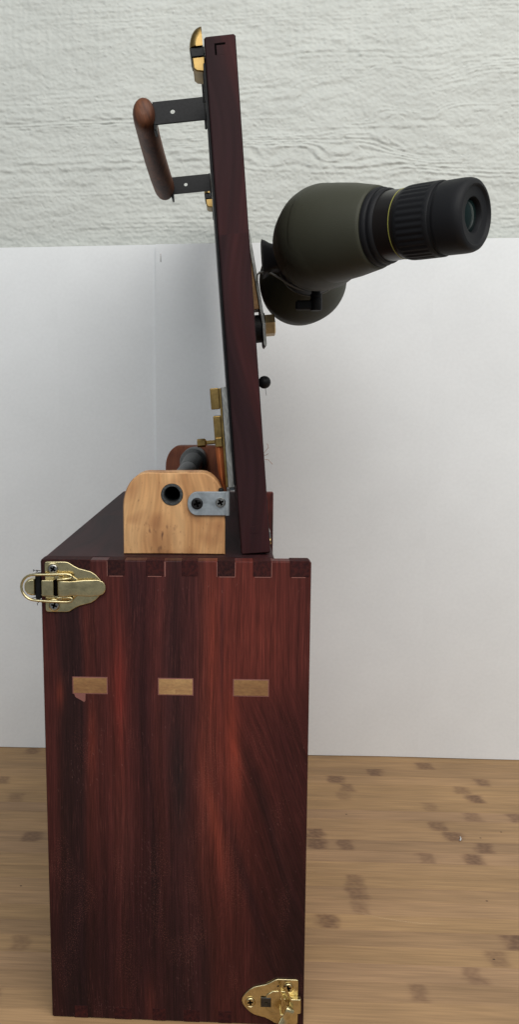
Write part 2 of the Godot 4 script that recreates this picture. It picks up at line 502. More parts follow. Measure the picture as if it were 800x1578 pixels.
	M.black_metal.albedo_texture = tex(grain_image(128, 128, rgb(215, 215, 215), rgb(160, 160, 160), rgb(255, 255, 255), 75, 10.0, 10.0, 0.25))
	triplanar(M.black_metal, 40.0)
	M.black_screw = mat(rgb(28, 27, 28), 0.4, 0.4)
	M.tube = mat(rgb(96, 99, 100), 0.4, 0.5)
	M.tube.albedo_texture = M.black_metal.albedo_texture
	triplanar(M.tube, 60.0)
	M.green = mat(rgb(64, 65, 55), 0.48)
	M.green_dark = mat(rgb(60, 62, 51), 0.55)
	M.rubber = mat(rgb(27, 28, 31), 0.55)
	M.gloss_black = mat(rgb(25, 23, 22), 0.32)
	M.collar_black = mat(rgb(24, 24, 26), 0.5)
	for k in ["green", "green_dark", "rubber", "collar_black", "black_metal"]:
		M[k].metallic_specular = 0.32
	var rn := noise(85, 2)
	var rd := PackedByteArray()
	rd.resize(192 * 192 * 3)
	for y in 192:
		for x in 192:
			var g := 0.5 + 0.5 * rn.get_noise_2d(x * 0.35, y * 0.35)
			put(rd, (y * 192 + x) * 3, Color(g, g, g))
	var ri := image_of(192, 192, rd)
	ri.bump_map_to_normal_map(3.0)
	var rt := tex(ri)
	for k in ["green", "green_dark", "rubber"]:
		M[k].normal_enabled = true
		M[k].normal_texture = rt
		M[k].normal_scale = 0.35
		triplanar(M[k], 28.0)
	M.yellow = mat(rgb(150, 148, 72), 0.45)
	M.rim_grey = mat(rgb(120, 122, 118), 0.5)
	var gl := mat(rgb(20, 34, 34), 0.03)
	gl.metallic_specular = 0.3
	M.lens = gl
	M.thread = mat(rgb(40, 36, 36), 0.8)
	M.pale_thread = mat(rgb(150, 120, 104), 0.8)
	# paper: faint fibre
	var pw := 256
	var pn := noise(81, 3)
	var d := PackedByteArray()
	d.resize(pw * pw * 3)
	for y in pw:
		for x in pw:
			put(d, (y * pw + x) * 3, rgb(240, 243, 245) * (1.0 + 0.012 * pn.get_noise_2d(x * 0.2, y * 0.2) + 0.012 * pn.get_noise_2d(x * 0.012, y * 0.012)))
	var pm := mat(Color.WHITE, 0.85)
	pm.albedo_texture = tex(image_of(pw, pw, d))
	pm.metallic_specular = 0.2
	M.paper = triplanar(pm, 4.0)
	var wm := mat(rgb(210, 213, 209), 0.9)
	wm.metallic_specular = 0.2
	wm.vertex_color_use_as_albedo = true
	M.wall = wm

# ---------------------------------------------------------------- setting
func build_wall() -> void:
	var xs: Array[float] = []
	var ys: Array[float] = []
	var x := -1.0
	while x < 1.6:
		xs.append(x)
		x += 0.0011 if x > -0.2 and x < 0.5 else 0.02
	var y := -0.4
	while y < 1.5:
		ys.append(y)
		y += 0.0009 if y > 0.55 and y < 0.9 else 0.02
	var n1 := noise(91, 3)
	var n2 := noise(92, 2)
	var n3 := noise(93, 1)
	var nx := xs.size()
	var ny := ys.size()
	var hgt := PackedFloat32Array()
	hgt.resize(nx * ny)
	for j in ny:
		for i in nx:
			var px := xs[i]
			var py := ys[j]
			# the board's growth rings: long waves, and a flat tongue where the rings close in a V
			var c1 := exp(-pow((py - 0.715) / 0.055, 2.0))
			var tongue := c1 * 0.022 * tanh((0.30 - px) * 9.0 + 2.2 * n2.get_noise_2d(px * 6.0, py * 9.0)) * signf(py - 0.712) * smoothstep(0.0, 0.02, absf(py - 0.712))
			var t := py + tongue * 0.8 + 0.006 * n1.get_noise_2d(px * 1.7, py * 2.6) + 0.0007 * n2.get_noise_2d(px * 26.0, py * 30.0)
			var ph := t / 0.0062 + 1.4 * n3.get_noise_2d(3.0, t * 30.0)
			var saw := fposmod(ph, 1.0)
			var ridge := smoothstep(0.0, 0.3, saw) * (1.0 - smoothstep(0.45, 1.0, saw))
			var strong := clampf(0.42 + 1.2 * n2.get_noise_2d(px * 2.2 + 9.0, t * 16.0), 0.06, 1.2) * (0.35 + 0.65 * exp(-pow((py - 0.70) / 0.085, 2.0)))
			var broken := clampf(0.75 + 0.8 * n3.get_noise_2d(px * 60.0, t * 150.0), 0.1, 1.4)
			var hh := 0.0013 * ridge * strong * broken
			# paint and sand: lumps and pinholes
			hh += 0.0006 * n1.get_noise_2d(px * 150.0, py * 200.0)
			hh += 0.0008 * n2.get_noise_2d(px * 34.0, py * 70.0) + 0.0007 * n2.get_noise_2d(px * 15.0 + 5.0, py * 40.0)
			hh += 0.0006 * n3.get_noise_2d(px * 5.0, py * 7.0)
			var pit := n3.get_noise_2d(px * 110.0 + 60.0, py * 130.0)
			hh -= 0.0009 * smoothstep(0.78, 0.95, pit)
			hh += 0.0007 * smoothstep(0.80, 0.95, -pit)
			# saw marks across the grain near the top
			hh += 0.0003 * n3.get_noise_2d(px * 120.0, py * 9.0) * smoothstep(0.74, 0.8, py)
			hgt[j * nx + i] = hh
	var v := PackedVector3Array()
	var n := PackedVector3Array()
	var col := PackedColorArray()
	v.resize(nx * ny); n.resize(nx * ny); col.resize(nx * ny)
	for j in ny:
		for i in nx:
			var k := j * nx + i
			v[k] = Vector3(xs[i], ys[j], -0.452 + SLANT * xs[i] + hgt[k])
			var i0 := maxi(i - 1, 0)
			var i1 := mini(i + 1, nx - 1)
			var j0 := maxi(j - 1, 0)
			var j1 := mini(j + 1, ny - 1)
			n[k] = Vector3(-SLANT - (hgt[j * nx + i1] - hgt[j * nx + i0]) / (xs[i1] - xs[i0]), -(hgt[j1 * nx + i] - hgt[j0 * nx + i]) / (ys[j1] - ys[j0]), 1.0).normalized()
			var c := 0.97 + 0.05 * n2.get_noise_2d(xs[i] * 9.0, ys[j] * 14.0)
			col[k] = Color(c, c, c * 0.99)
	var idx := PackedInt32Array()
	for j in ny - 1:
		for i in nx - 1:
			var a := j * nx + i
			idx.append_array([a, a + nx, a + nx + 1, a, a + nx + 1, a + 1])
	var arr := []
	arr.resize(Mesh.ARRAY_MAX)
	arr[Mesh.ARRAY_VERTEX] = v
	arr[Mesh.ARRAY_NORMAL] = n
	arr[Mesh.ARRAY_COLOR] = col
	arr[Mesh.ARRAY_INDEX] = idx
	var m := ArrayMesh.new()
	m.add_surface_from_arrays(Mesh.PRIMITIVE_TRIANGLES, arr)
	var o := MeshInstance3D.new()
	o.name = "wall"
	o.mesh = m
	o.material_override = M.wall
	add_child(o, true)
	o.set_meta("kind", "structure")
	o.set_meta("category", "wall")
	o.set_meta("label", "rough whitewashed concrete wall with wood grain board marks above the paper")

func build_table() -> void:
	var strip := 0.0195
	var z0 := -0.475
	var root := thing("table_top", "pale brown bamboo table top of long narrow strips with dark nodes", "table", Vector3(0.15, -0.03, 0.05))
	root.set_meta("kind", "structure")
	var im := table_image(1400, 960, -0.25, 0.55, z0, z0 + strip * 28, strip)
	var m := mat(Color.WHITE, 0.5)
	m.albedo_texture = tex(im)
	m.metallic_specular = 0.35
	var off := root.position
	for k in 46:
		var a := z0 + strip * k
		var b := a + strip - 0.00012
		var s := Shape.new()
		var x0 := -0.65
		var x1 := 0.95
		var e := 0.0003
		var uv := func(px: float, pz: float) -> Vector2: return Vector2((px + 0.25) / 0.8, (pz - z0) / (strip * 28.0))
		var up := Vector3.UP
		var p := [Vector3(x0, 0, a + e), Vector3(x1, 0, a + e), Vector3(x1, 0, b - e), Vector3(x0, 0, b - e)]
		s.quad(p[0] - off, p[1] - off, p[2] - off, p[3] - off, up, up, up, up, uv.call(x0, a), uv.call(x1, a), uv.call(x1, b), uv.call(x0, b))
		for q in [[a + e, a, -1.0], [b - e, b, 1.0]]:
			var nn := Vector3(0, 0.7, 0.7 * q[2])
			s.quad(Vector3(x0, 0, q[0]) - off, Vector3(x1, 0, q[0]) - off, Vector3(x1, -e, q[1]) - off, Vector3(x0, -e, q[1]) - off, up, up, nn, nn, uv.call(x0, q[0]), uv.call(x1, q[0]), uv.call(x1, q[0]), uv.call(x0, q[0]))
			var sd := Vector3(0, 0, q[2])
			s.quad(Vector3(x0, -e, q[1]) - off, Vector3(x1, -e, q[1]) - off, Vector3(x1, -0.024, q[1]) - off, Vector3(x0, -0.024, q[1]) - off, sd, sd, sd, sd, uv.call(x0, q[0]), uv.call(x1, q[0]), uv.call(x1, q[0]), uv.call(x0, q[0]))
		for q in [[x0, -1.0], [x1, 1.0]]:
			var sd := Vector3(q[1], 0, 0)
			s.quad(Vector3(q[0], 0, a) - off, Vector3(q[0], 0, b) - off, Vector3(q[0], -0.024, b) - off, Vector3(q[0], -0.024, a) - off, sd, sd, sd, sd, uv.call(0.2, a), uv.call(0.2, b), uv.call(0.22, b), uv.call(0.22, a))
		obj("bamboo_strip", s, m, root)
	var u := Shape.new()
	u.box(Vector3(-0.65, -0.03, z0) - off, Vector3(0.95, -0.0245, z0 + strip * 46) - off)
	obj("underside", u, M.tenon_wood, root)

func build_paper(called: String, label: String, x0: float, x1: float, y1: float, lift: float, seed_: int, lean: float) -> void:
	var root := thing(called, label, "paper", Vector3((x0 + x1) / 2, 0.0006, -0.4336))
	var n1 := noise(seed_, 1)
	var s := Shape.new()
	var nx := 60
	var ny := 48
	var P := func(i: int, j: int) -> Vector3:
		var px := lerpf(x0, x1, i / float(nx))
		var py := y1 * j / float(ny)
		var z := -0.4336 + SLANT * px + lift + 0.003 * n1.get_noise_2d(px * 3.2, py * 3.2) - 0.003 * (py / y1)
		return Vector3(px + lean * (py - y1), py, z) - Vector3((x0 + x1) / 2, 0, -0.4336)
	var N := func(i: int, j: int) -> Vector3:
		var a: Vector3 = P.call(mini(i + 1, nx), j) - P.call(maxi(i - 1, 0), j)
		var b: Vector3 = P.call(i, mini(j + 1, ny)) - P.call(i, maxi(j - 1, 0))
		return a.cross(b).normalized()
	var back := Vector3(0, 0, -0.0004)
	for j in ny:
		for i in nx:
			s.quad(P.call(i, j), P.call(i + 1, j), P.call(i + 1, j + 1), P.call(i, j + 1), N.call(i, j), N.call(i + 1, j), N.call(i + 1, j + 1), N.call(i, j + 1))
			s.quad(P.call(i, j) + back, P.call(i + 1, j) + back, P.call(i + 1, j + 1) + back, P.call(i, j + 1) + back, -N.call(i, j), -N.call(i + 1, j), -N.call(i + 1, j + 1), -N.call(i, j + 1))
	for j in ny:
		s.fquad(P.call(0, j), P.call(0, j + 1), P.call(0, j + 1) + back, P.call(0, j) + back, Vector3.LEFT)
		s.fquad(P.call(nx, j), P.call(nx, j + 1), P.call(nx, j + 1) + back, P.call(nx, j) + back, Vector3.RIGHT)
	for i in nx:
		s.fquad(P.call(i, 0), P.call(i + 1, 0), P.call(i + 1, 0) + back, P.call(i, 0) + back, Vector3.DOWN)
		s.fquad(P.call(i, ny), P.call(i + 1, ny), P.call(i + 1, ny) + back, P.call(i, ny) + back, Vector3.UP)
	obj("sheet", s, M.paper, root)

# ---------------------------------------------------------------- small hardware
func circle_angles(k: int) -> Array:
	var a := []
	for j in k:
		a.append(TAU * j / k)
	return a

# a round head with a cross recess, facing +z, lying on z = 0
func screw_shape(r: float, dome: float) -> Shape:
	var s := Shape.new()
	var w := r * 0.2
	var l := r * 0.62
	var angles := []
	for q in 4:
		for a in [0.0, atan2(w, l), PI / 4.0, PI / 2.0 - atan2(w, l)]:
			angles.append(a + q * PI / 2.0)
			if a < 0.1:
				angles.append(q * PI / 2.0 + atan2(w, l) * 0.5)
			elif a == PI / 4.0:
				pass
	angles.sort()
	var inner := func(a: float) -> float:
		var m := fposmod(a, PI / 2.0)
		if m > PI / 4.0:
			m = PI / 2.0 - m
		if m <= atan2(w, l) + 0.0001:
			return l / cos(m)
		return w / sin(m)
	var outer := func(_a: float) -> float: return r * 0.8
	s.holed(Vector2.ZERO, angles, outer, inner, dome * 0.2, dome, 0.00001)
	s.lathe([Vector2(r, 0), Vector2(r * 0.98, dome * 0.35), Vector2(r * 0.9, dome * 0.8), Vector2(r * 0.78, dome)], 24, Transform3D(Basis(Vector3.RIGHT, PI / 2), Vector3.ZERO))
	return s

# screw with a second surface: recess floor coloured dark to stand for its shade
func screw(r: float, dome: float, m: Material, parent: Node3D, x: Transform3D, called := "screw") -> void:
	var o := obj(called, screw_shape(r, dome), m, parent)
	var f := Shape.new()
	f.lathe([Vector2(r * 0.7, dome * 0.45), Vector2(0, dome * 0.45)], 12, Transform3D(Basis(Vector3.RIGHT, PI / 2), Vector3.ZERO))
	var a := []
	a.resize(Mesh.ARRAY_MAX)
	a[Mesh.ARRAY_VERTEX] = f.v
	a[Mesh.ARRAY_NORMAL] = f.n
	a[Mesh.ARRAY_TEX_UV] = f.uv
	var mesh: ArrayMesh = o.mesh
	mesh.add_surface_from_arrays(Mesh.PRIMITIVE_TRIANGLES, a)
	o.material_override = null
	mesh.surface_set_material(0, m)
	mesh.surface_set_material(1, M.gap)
	o.transform = x

func place(o: MeshInstance3D, x: Transform3D) -> MeshInstance3D:
	o.transform = x
	return o

func mirrored(top: Array) -> Array:
	var p := top.duplicate()
	for j in range(top.size() - 1, -1, -1):
		if absf(top[j].y) > 1e-6:
			p.append(Vector2(top[j].x, -top[j].y))
	p.reverse()
	return p

# draw latch: x from the broad end to the tip, z away from the wood, mm
func draw_latch(parent: Node3D, x: Transform3D, closed: bool) -> MeshInstance3D:
	var mm := 0.001
	var half := [Vector2(0, 8), Vector2(0, 14.6), Vector2(0.4, 15.9), Vector2(1.6, 16.4), Vector2(13.6, 16.4), Vector2(15.6, 15.9), Vector2(18.5, 14.0), Vector2(22, 12.2), Vector2(26, 11.2), Vector2(29.5, 10.2), Vector2(32.6, 8.2), Vector2(35.4, 5.2), Vector2(37.2, 2.4), Vector2(37.8, 0)]
	for j in half.size():
		half[j] = half[j] * mm
	var s := Shape.new()
	s.extrude(mirrored(half), 0.0, 1.5 * mm, 0.7 * mm)
	# the pressed rib that carries the pivot
	var rib := [Vector2(6, 0), Vector2(6, 7.2), Vector2(9, 8.4), Vector2(17, 8.2), Vector2(21, 5.5), Vector2(23, 0)]
	for j in rib.size():
		rib[j] = rib[j] * mm
	s.extrude(mirrored(rib), 1.4 * mm, 2.3 * mm, 0.8 * mm)
	var plate := place(obj("draw_latch" if closed else "latch_with_open_lever", s, M.gold_zinc, parent), x)
	var h := Shape.new()
	h.box(Vector3(-1.4, -5.3, 1.4) * mm, Vector3(6.6, 5.3, 5.6) * mm, 0.7 * mm)
	h.box(Vector3(8.6, -6.4, 1.4) * mm, Vector3(12.4, -5.2, 6.6) * mm, 0.5 * mm)
	h.box(Vector3(8.6, 5.2, 1.4) * mm, Vector3(12.4, 6.4, 6.6) * mm, 0.5 * mm)
	h.tube([Vector3(10.5, -7.0, 4.6) * mm, Vector3(10.5, 7.0, 4.6) * mm], 1.3 * mm, 12)
	obj("pivot_housing", h, M.gold_zinc, plate)
	if closed:
		var gp := Shape.new()
		gp.box(Vector3(6.7, -5.2, 2.3) * mm, Vector3(8.6, 5.2, 4.6) * mm, 0.2 * mm)  # solid dark block standing for the shade between housing and lever
		obj("pivot_gap_shade", gp, M.gap, plate)
	var prof := [[8.4, 3.0, 4.6], [9.2, 6.2, 5.0], [11.0, 7.4, 5.1], [14.0, 7.3, 5.0], [17.0, 6.4, 4.7], [20.0, 5.2, 4.6], [23.0, 4.7, 5.0], [27.0, 4.6, 5.3], [31.0, 4.4, 5.3], [31.8, 3.9, 5.3], [34.5, 3.4, 5.2], [37.0, 3.2, 4.2], [38.4, 3.3, 2.6], [38.9, 3.3, 1.0]]
	var sec := []
	for q in prof:
		var z: float = q[1]
		var y: float = q[2]
		sec.append([Vector3(q[0], -y, z - 1.4) * mm, Vector3(q[0], -y, z - 0.5) * mm, Vector3(q[0], -y * 0.9, z) * mm, Vector3(q[0], 0, z + 0.25) * mm, Vector3(q[0], y * 0.9, z) * mm, Vector3(q[0], y, z - 0.5) * mm, Vector3(q[0], y, z - 1.4) * mm, Vector3(q[0], 0, z - 1.2) * mm])
	var lv := Shape.new()
	lv.loft(sec)
	var lever := obj("lever", lv, M.gold_zinc, plate)
	if not closed:
		# swung over its pivot and hanging towards the table
		lever.transform = Transform3D(Basis(Vector3(0, 0, 1), 1.02), Vector3(4.2, -3.5, 1.5) * mm) * Transform3D(Basis(Vector3(0, 1, 0), -0.5), Vector3.ZERO) * Transform3D(Basis.IDENTITY.scaled(Vector3(0.6, 0.55, 0.8)), Vector3.ZERO)
	var w := [Vector3(11.5, 5.6, 5.0), Vector3(14.5, 5.9, 4.8), Vector3(17.2, 6.3, 4.5), Vector3(18.0, 7.4, 4.4), Vector3(17.0, 8.5, 4.4), Vector3(14.5, 8.9, 4.4), Vector3(6, 8.7, 4.4), Vector3(-4, 8.3, 4.0)]
	for j in 13:
		var a := PI / 2 + PI * j / 12.0
		w.append(Vector3(-6.2 + 8.6 * cos(a), 8.2 * sin(a), 3.4 - 1.2 * sin(PI * j / 12.0)))
	for j in range(7, -1, -1):
		w.append(Vector3(w[j].x, -w[j].y, w[j].z))
	for j in w.size():
		w[j] = w[j] * mm
	var ring := Shape.new()
	ring.tube(w, 0.85 * mm, 12)
	if closed:
		obj("wire_loop", ring, M.gold_zinc, plate)
		var hk := [Vector2(-6.0, 0), Vector2(-6.0, 5.4), Vector2(-8.6, 5.4), Vector2(-11.0, 4.4), Vector2(-12.6, 2.4), Vector2(-13.0, 0)]
		var hp := []
		for q in hk:
			hp.append(q * mm)
		for j in range(hk.size() - 2, 0, -1):
			hp.append(Vector2(hk[j].x, -hk[j].y) * mm)
		var hs := Shape.new()
		hs.extrude(hp, -3.0 * mm, 3.2 * mm, 1.2 * mm)
		obj("hook", hs, M.gold_zinc, plate)
	else:
		var sm := Shape.new()
		sm.tube([Vector3(9, -3, 5) * mm, Vector3(11.5, -8, 7) * mm, Vector3(13.0, -13.5, 8) * mm, Vector3(14.0, -16.5, 8) * mm], 0.85 * mm, 10)
		sm.tube([Vector3(5.5, -4, 5) * mm, Vector3(7.0, -9, 7) * mm, Vector3(8.6, -13.5, 8) * mm, Vector3(9.4, -16.5, 8) * mm], 0.85 * mm, 10)
		obj("wire_loop", sm, M.gold_zinc, plate)
		var sq := Shape.new()
		sq.holed(Vector2(21.5, 0) * mm, circle_angles(24), func(a: float) -> float: return 3.4 * mm / maxf(absf(cos(a)), absf(sin(a))), func(_a: float) -> float: return 0.9 * mm, 2.2 * mm, 2.6 * mm, 0.3 * mm, 2.3 * mm)
		obj("spring_tab", sq, M.gunmetal, plate)
	var sc := [Vector2(5.6, 11.6), Vector2(5.9, -11.8)] if closed else [Vector2(6.8, -10.7), Vector2(31.9, 0.6)]
	for q in sc:
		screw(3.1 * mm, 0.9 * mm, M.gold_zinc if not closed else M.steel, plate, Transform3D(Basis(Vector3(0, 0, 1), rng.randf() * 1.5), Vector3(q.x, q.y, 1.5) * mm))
		var dish := Shape.new()
		dish.lathe([Vector2(4.1, -0.6) * mm, Vector2(4.0, 0.35) * mm, Vector2(3.5, 0.5) * mm, Vector2(3.1, 0.1) * mm], 24, Transform3D(Basis(Vector3.RIGHT, PI / 2), Vector3(q.x, q.y, 1.4) * mm))
		obj("screw_seat", dish, M.gold_zinc, plate)
	return plate

# ---------------------------------------------------------------- the case
func build_case() -> void:
	var root := thing("wooden_case", "tall dark red hardwood case with dovetailed top edge standing on the bamboo table", "case", Vector3(W / 2, 0, -D / 2))
	var o := -root.position
	var t := 0.011
	var f := Shape.new()
	# front: rounded slab with its own figure laid out over the face
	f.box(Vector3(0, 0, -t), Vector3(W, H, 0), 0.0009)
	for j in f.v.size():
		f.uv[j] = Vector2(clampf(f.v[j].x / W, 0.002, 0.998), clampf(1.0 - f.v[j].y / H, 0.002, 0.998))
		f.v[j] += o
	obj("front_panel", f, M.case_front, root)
	var b := Shape.new()
	b.box(Vector3(0, 0, -D) + o, Vector3(W, H, -D + t) + o, 0.0009)
	obj("rear_panel", b, M.red_wood, root)
	var e := 0.00005
	var sl := Shape.new()
	sl.box(Vector3(0.0006, 0.0112, -D + t + e) + o, Vector3(t, H - 0.0102, -t - e) + o, 0.0005)
	obj("side_panel", sl, M.dark_wood, root)
	var sr := Shape.new()
	sr.box(Vector3(W - t, 0.0112, -D + t + e) + o, Vector3(W - 0.0006, 0.2285, -t - e) + o, 0.0005)
	obj("side_panel", sr, M.red_wood, root)
	var tp := Shape.new()
	tp.box(Vector3(0.0003, H - 0.01, -D + t + e) + o, Vector3(0.1478, H + 0.0002, -t - e) + o, 0.0009)
	obj("top_board", tp, M.dark_wood, root)
	var bt := Shape.new()
	bt.box(Vector3(0.0006, 0.0006, -D + t + e) + o, Vector3(W - 0.0006, 0.011, -t - e) + o, 0.0005)
	obj("bottom_board", bt, M.dark_wood, root)
	var sh := Shape.new()
	sh.box(Vector3(t + e, 0.2292, -D + t + e) + o, Vector3(W - 0.0006, 0.2392, -t - e) + o, 0.0005)
	obj("shelf", sh, M.red_wood, root)
	# end grain of the top and bottom boards showing between the tails
	var pins := [[0.0005, 0.0318], [0.0426, 0.0535], [0.067, 0.0784], [0.0894, 0.0996], [0.1117, 0.1226], [0.1339, 0.1452], [0.1568, 0.1690]]
	for j in pins.size():
		var q: Array = pins[j]
		var p := Shape.new()
		p.box(Vector3(q[0], H - 0.0098, -t - 0.0001) + o, Vector3(q[1], H + 0.00035, 0.00035) + o, 0.0004)
		var pin := obj("dovetail_pin", p, M.end_wood if j in [0, 1, 4] else M.end_wood_red, root)
		# glue squeezed out along some of the joints
		var g := Shape.new()
		if j != 3:
			g.box(Vector3(q[0] + 0.001, H - 0.0104, -0.004) + o, Vector3(lerpf(q[0], q[1], [0.5, 0.9, 0.85, 0.9, 1, 0.98, 0.8][j]), H - 0.0098, 0.0002) + o, 0.0001)
		if j in [1, 4]:
			g.box(Vector3(q[0] - 0.0005, H - 0.0102, -0.004) + o, Vector3(q[0], H - 0.0006, 0.0002) + o, 0.0001)
		if j in [2, 4, 5]:
			g.box(Vector3(q[1], H - 0.0102, -0.004) + o, Vector3(q[1] + (0.0005 if j != 2 else 0.0009), H - 0.0008, 0.0002) + o, 0.0001)
		if g.v.size() > 0:
			obj("glue_line", g, M.glue, pin)
	for q in [[0.0155, 0.0245], [0.0428, 0.0545], [0.0687, 0.0774], [0.0897, 0.1006], [0.113, 0.122]]:
		var p := Shape.new()
		p.box(Vector3(q[0], 0.0004, -t - 0.0001) + o, Vector3(q[1], 0.0092, 0.00015) + o, 0.0002)
		obj("dovetail_pin", p, M.end_wood_red, root)
	# through tenons of the shelf
	for q in [[0.0192, 0.0412], [0.0743, 0.0962], [0.1222, 0.1442]]:
		var p := Shape.new()
		p.box(Vector3(q[0], 0.2290, -t - 0.0001) + o, Vector3(q[1], 0.2396, 0.0004) + o, 0.0004)
		var tn := obj("tenon", p, M.tenon_wood if q[0] > 0.05 and q[0] < 0.1 else M.tenon_dull, root)
		var g := Shape.new()
		g.box(Vector3(q[0] - 0.0004, 0.2286, -0.004) + o, Vector3(q[1] + 0.0004, 0.2400, 0.0002) + o, 0.0001)
		obj("glue_line", g, M.glue, tn)
	var chip := Shape.new()
	chip.extrude([Vector2(0.0196, 0.2292), Vector2(0.0205, 0.2265), Vector2(0.0262, 0.2232), Vector2(0.0270, 0.2240), Vector2(0.0272, 0.2292)], -0.002, 0.0003, 0.0001)
	for j in chip.v.size():
		chip.v[j] += o
	obj("wood_patch", chip, M.glue, root)
	draw_latch(root, Transform3D(Basis.IDENTITY, Vector3(0.0027, 0.2988, 0.0) + o), true)
	draw_latch(root, Transform3D(Basis(Vector3(0, 0, 1), PI), Vector3(0.1662, 0.0185, 0.0) + o), false)
	# black lint caught behind the latch loop
	var ln := Shape.new()
	for k in 9:
		var p0 := Vector3(-0.004 + rng.randf() * 0.004, 0.288 + rng.randf() * 0.004, -0.002)
		if k > 5:
			p0.y = 0.3085
		var p1 := p0 + Vector3(rng.randf_range(-0.003, 0.001), rng.randf_range(-0.002, 0.001), 0.001)
		ln.tube([p0 + o, p1 + o, p1 + Vector3(rng.randf_range(-0.001, 0.0015), -0.0012, 0) + o], 0.00025, 5)
	obj("lint", ln, M.thread, root)
	var cb := Shape.new()
	cb.box(Vector3(-0.0036, 0.2905, -0.006) + o, Vector3(0.0, 0.3068, 0.0006) + o, 0.0006)
	obj("catch_plate", cb, M.black_metal, root)

# domed toggle clasp lying on the left face of the panel, its cap reaching past the top edge
func toggle_clasp(parent: Node3D, at: Vector3) -> void:
	var cap := Shape.new()
	var sec := []
	for q in [[-0.0125, 0.5], [-0.0118, 0.8], [-0.0100, 0.95], [-0.007, 1.0], [0.0, 1.0], [0.007, 1.0], [0.0100, 0.95], [0.0118, 0.8], [0.0125, 0.5]]:
		var ring := []
		for j in 11:
			var a := PI / 2 * j / 10.0
			ring.append(Vector3(-0.0010 - 0.0082 * sin(a) * q[1], 0.0118 * cos(a) * q[1], q[0]))
		ring.append(Vector3(-0.0010 - 0.0080 * q[1], -0.0006, q[0]))
		ring.append(Vector3(-0.0010, -0.0006, q[0]))
		sec.append(ring)
	cap.loft(sec)
	var c := obj("toggle_clasp", cap, M.old_brass, parent, at)
	var bd := Shape.new()
	bd.extrude([Vector2(-0.0088, -0.0005), Vector2(-0.0090, -0.0030), Vector2(-0.0084, -0.0062), Vector2(-0.0001, -0.0062), Vector2(-0.0001, -0.0005)], -0.010, 0.0110, 0.0006)
	obj("clasp_body", bd, M.black_metal, c)
	var lw := Shape.new()
	lw.extrude([Vector2(-0.0080, -0.0060), Vector2(-0.0076, -0.0125), Vector2(-0.0058, -0.0142), Vector2(-0.0012, -0.0150), Vector2(-0.0001, -0.0150), Vector2(-0.0001, -0.0060)], -0.0095, 0.0105, 0.0008)
	obj("clasp_lever", lw, M.old_brass, c)
	var pt := Shape.new()
	pt.box(Vector3(-0.0022, -0.0235, -0.0085), Vector3(-0.0001, -0.0148, 0.0090), 0.0005)
	obj("clasp_plate", pt, M.black_metal, c)

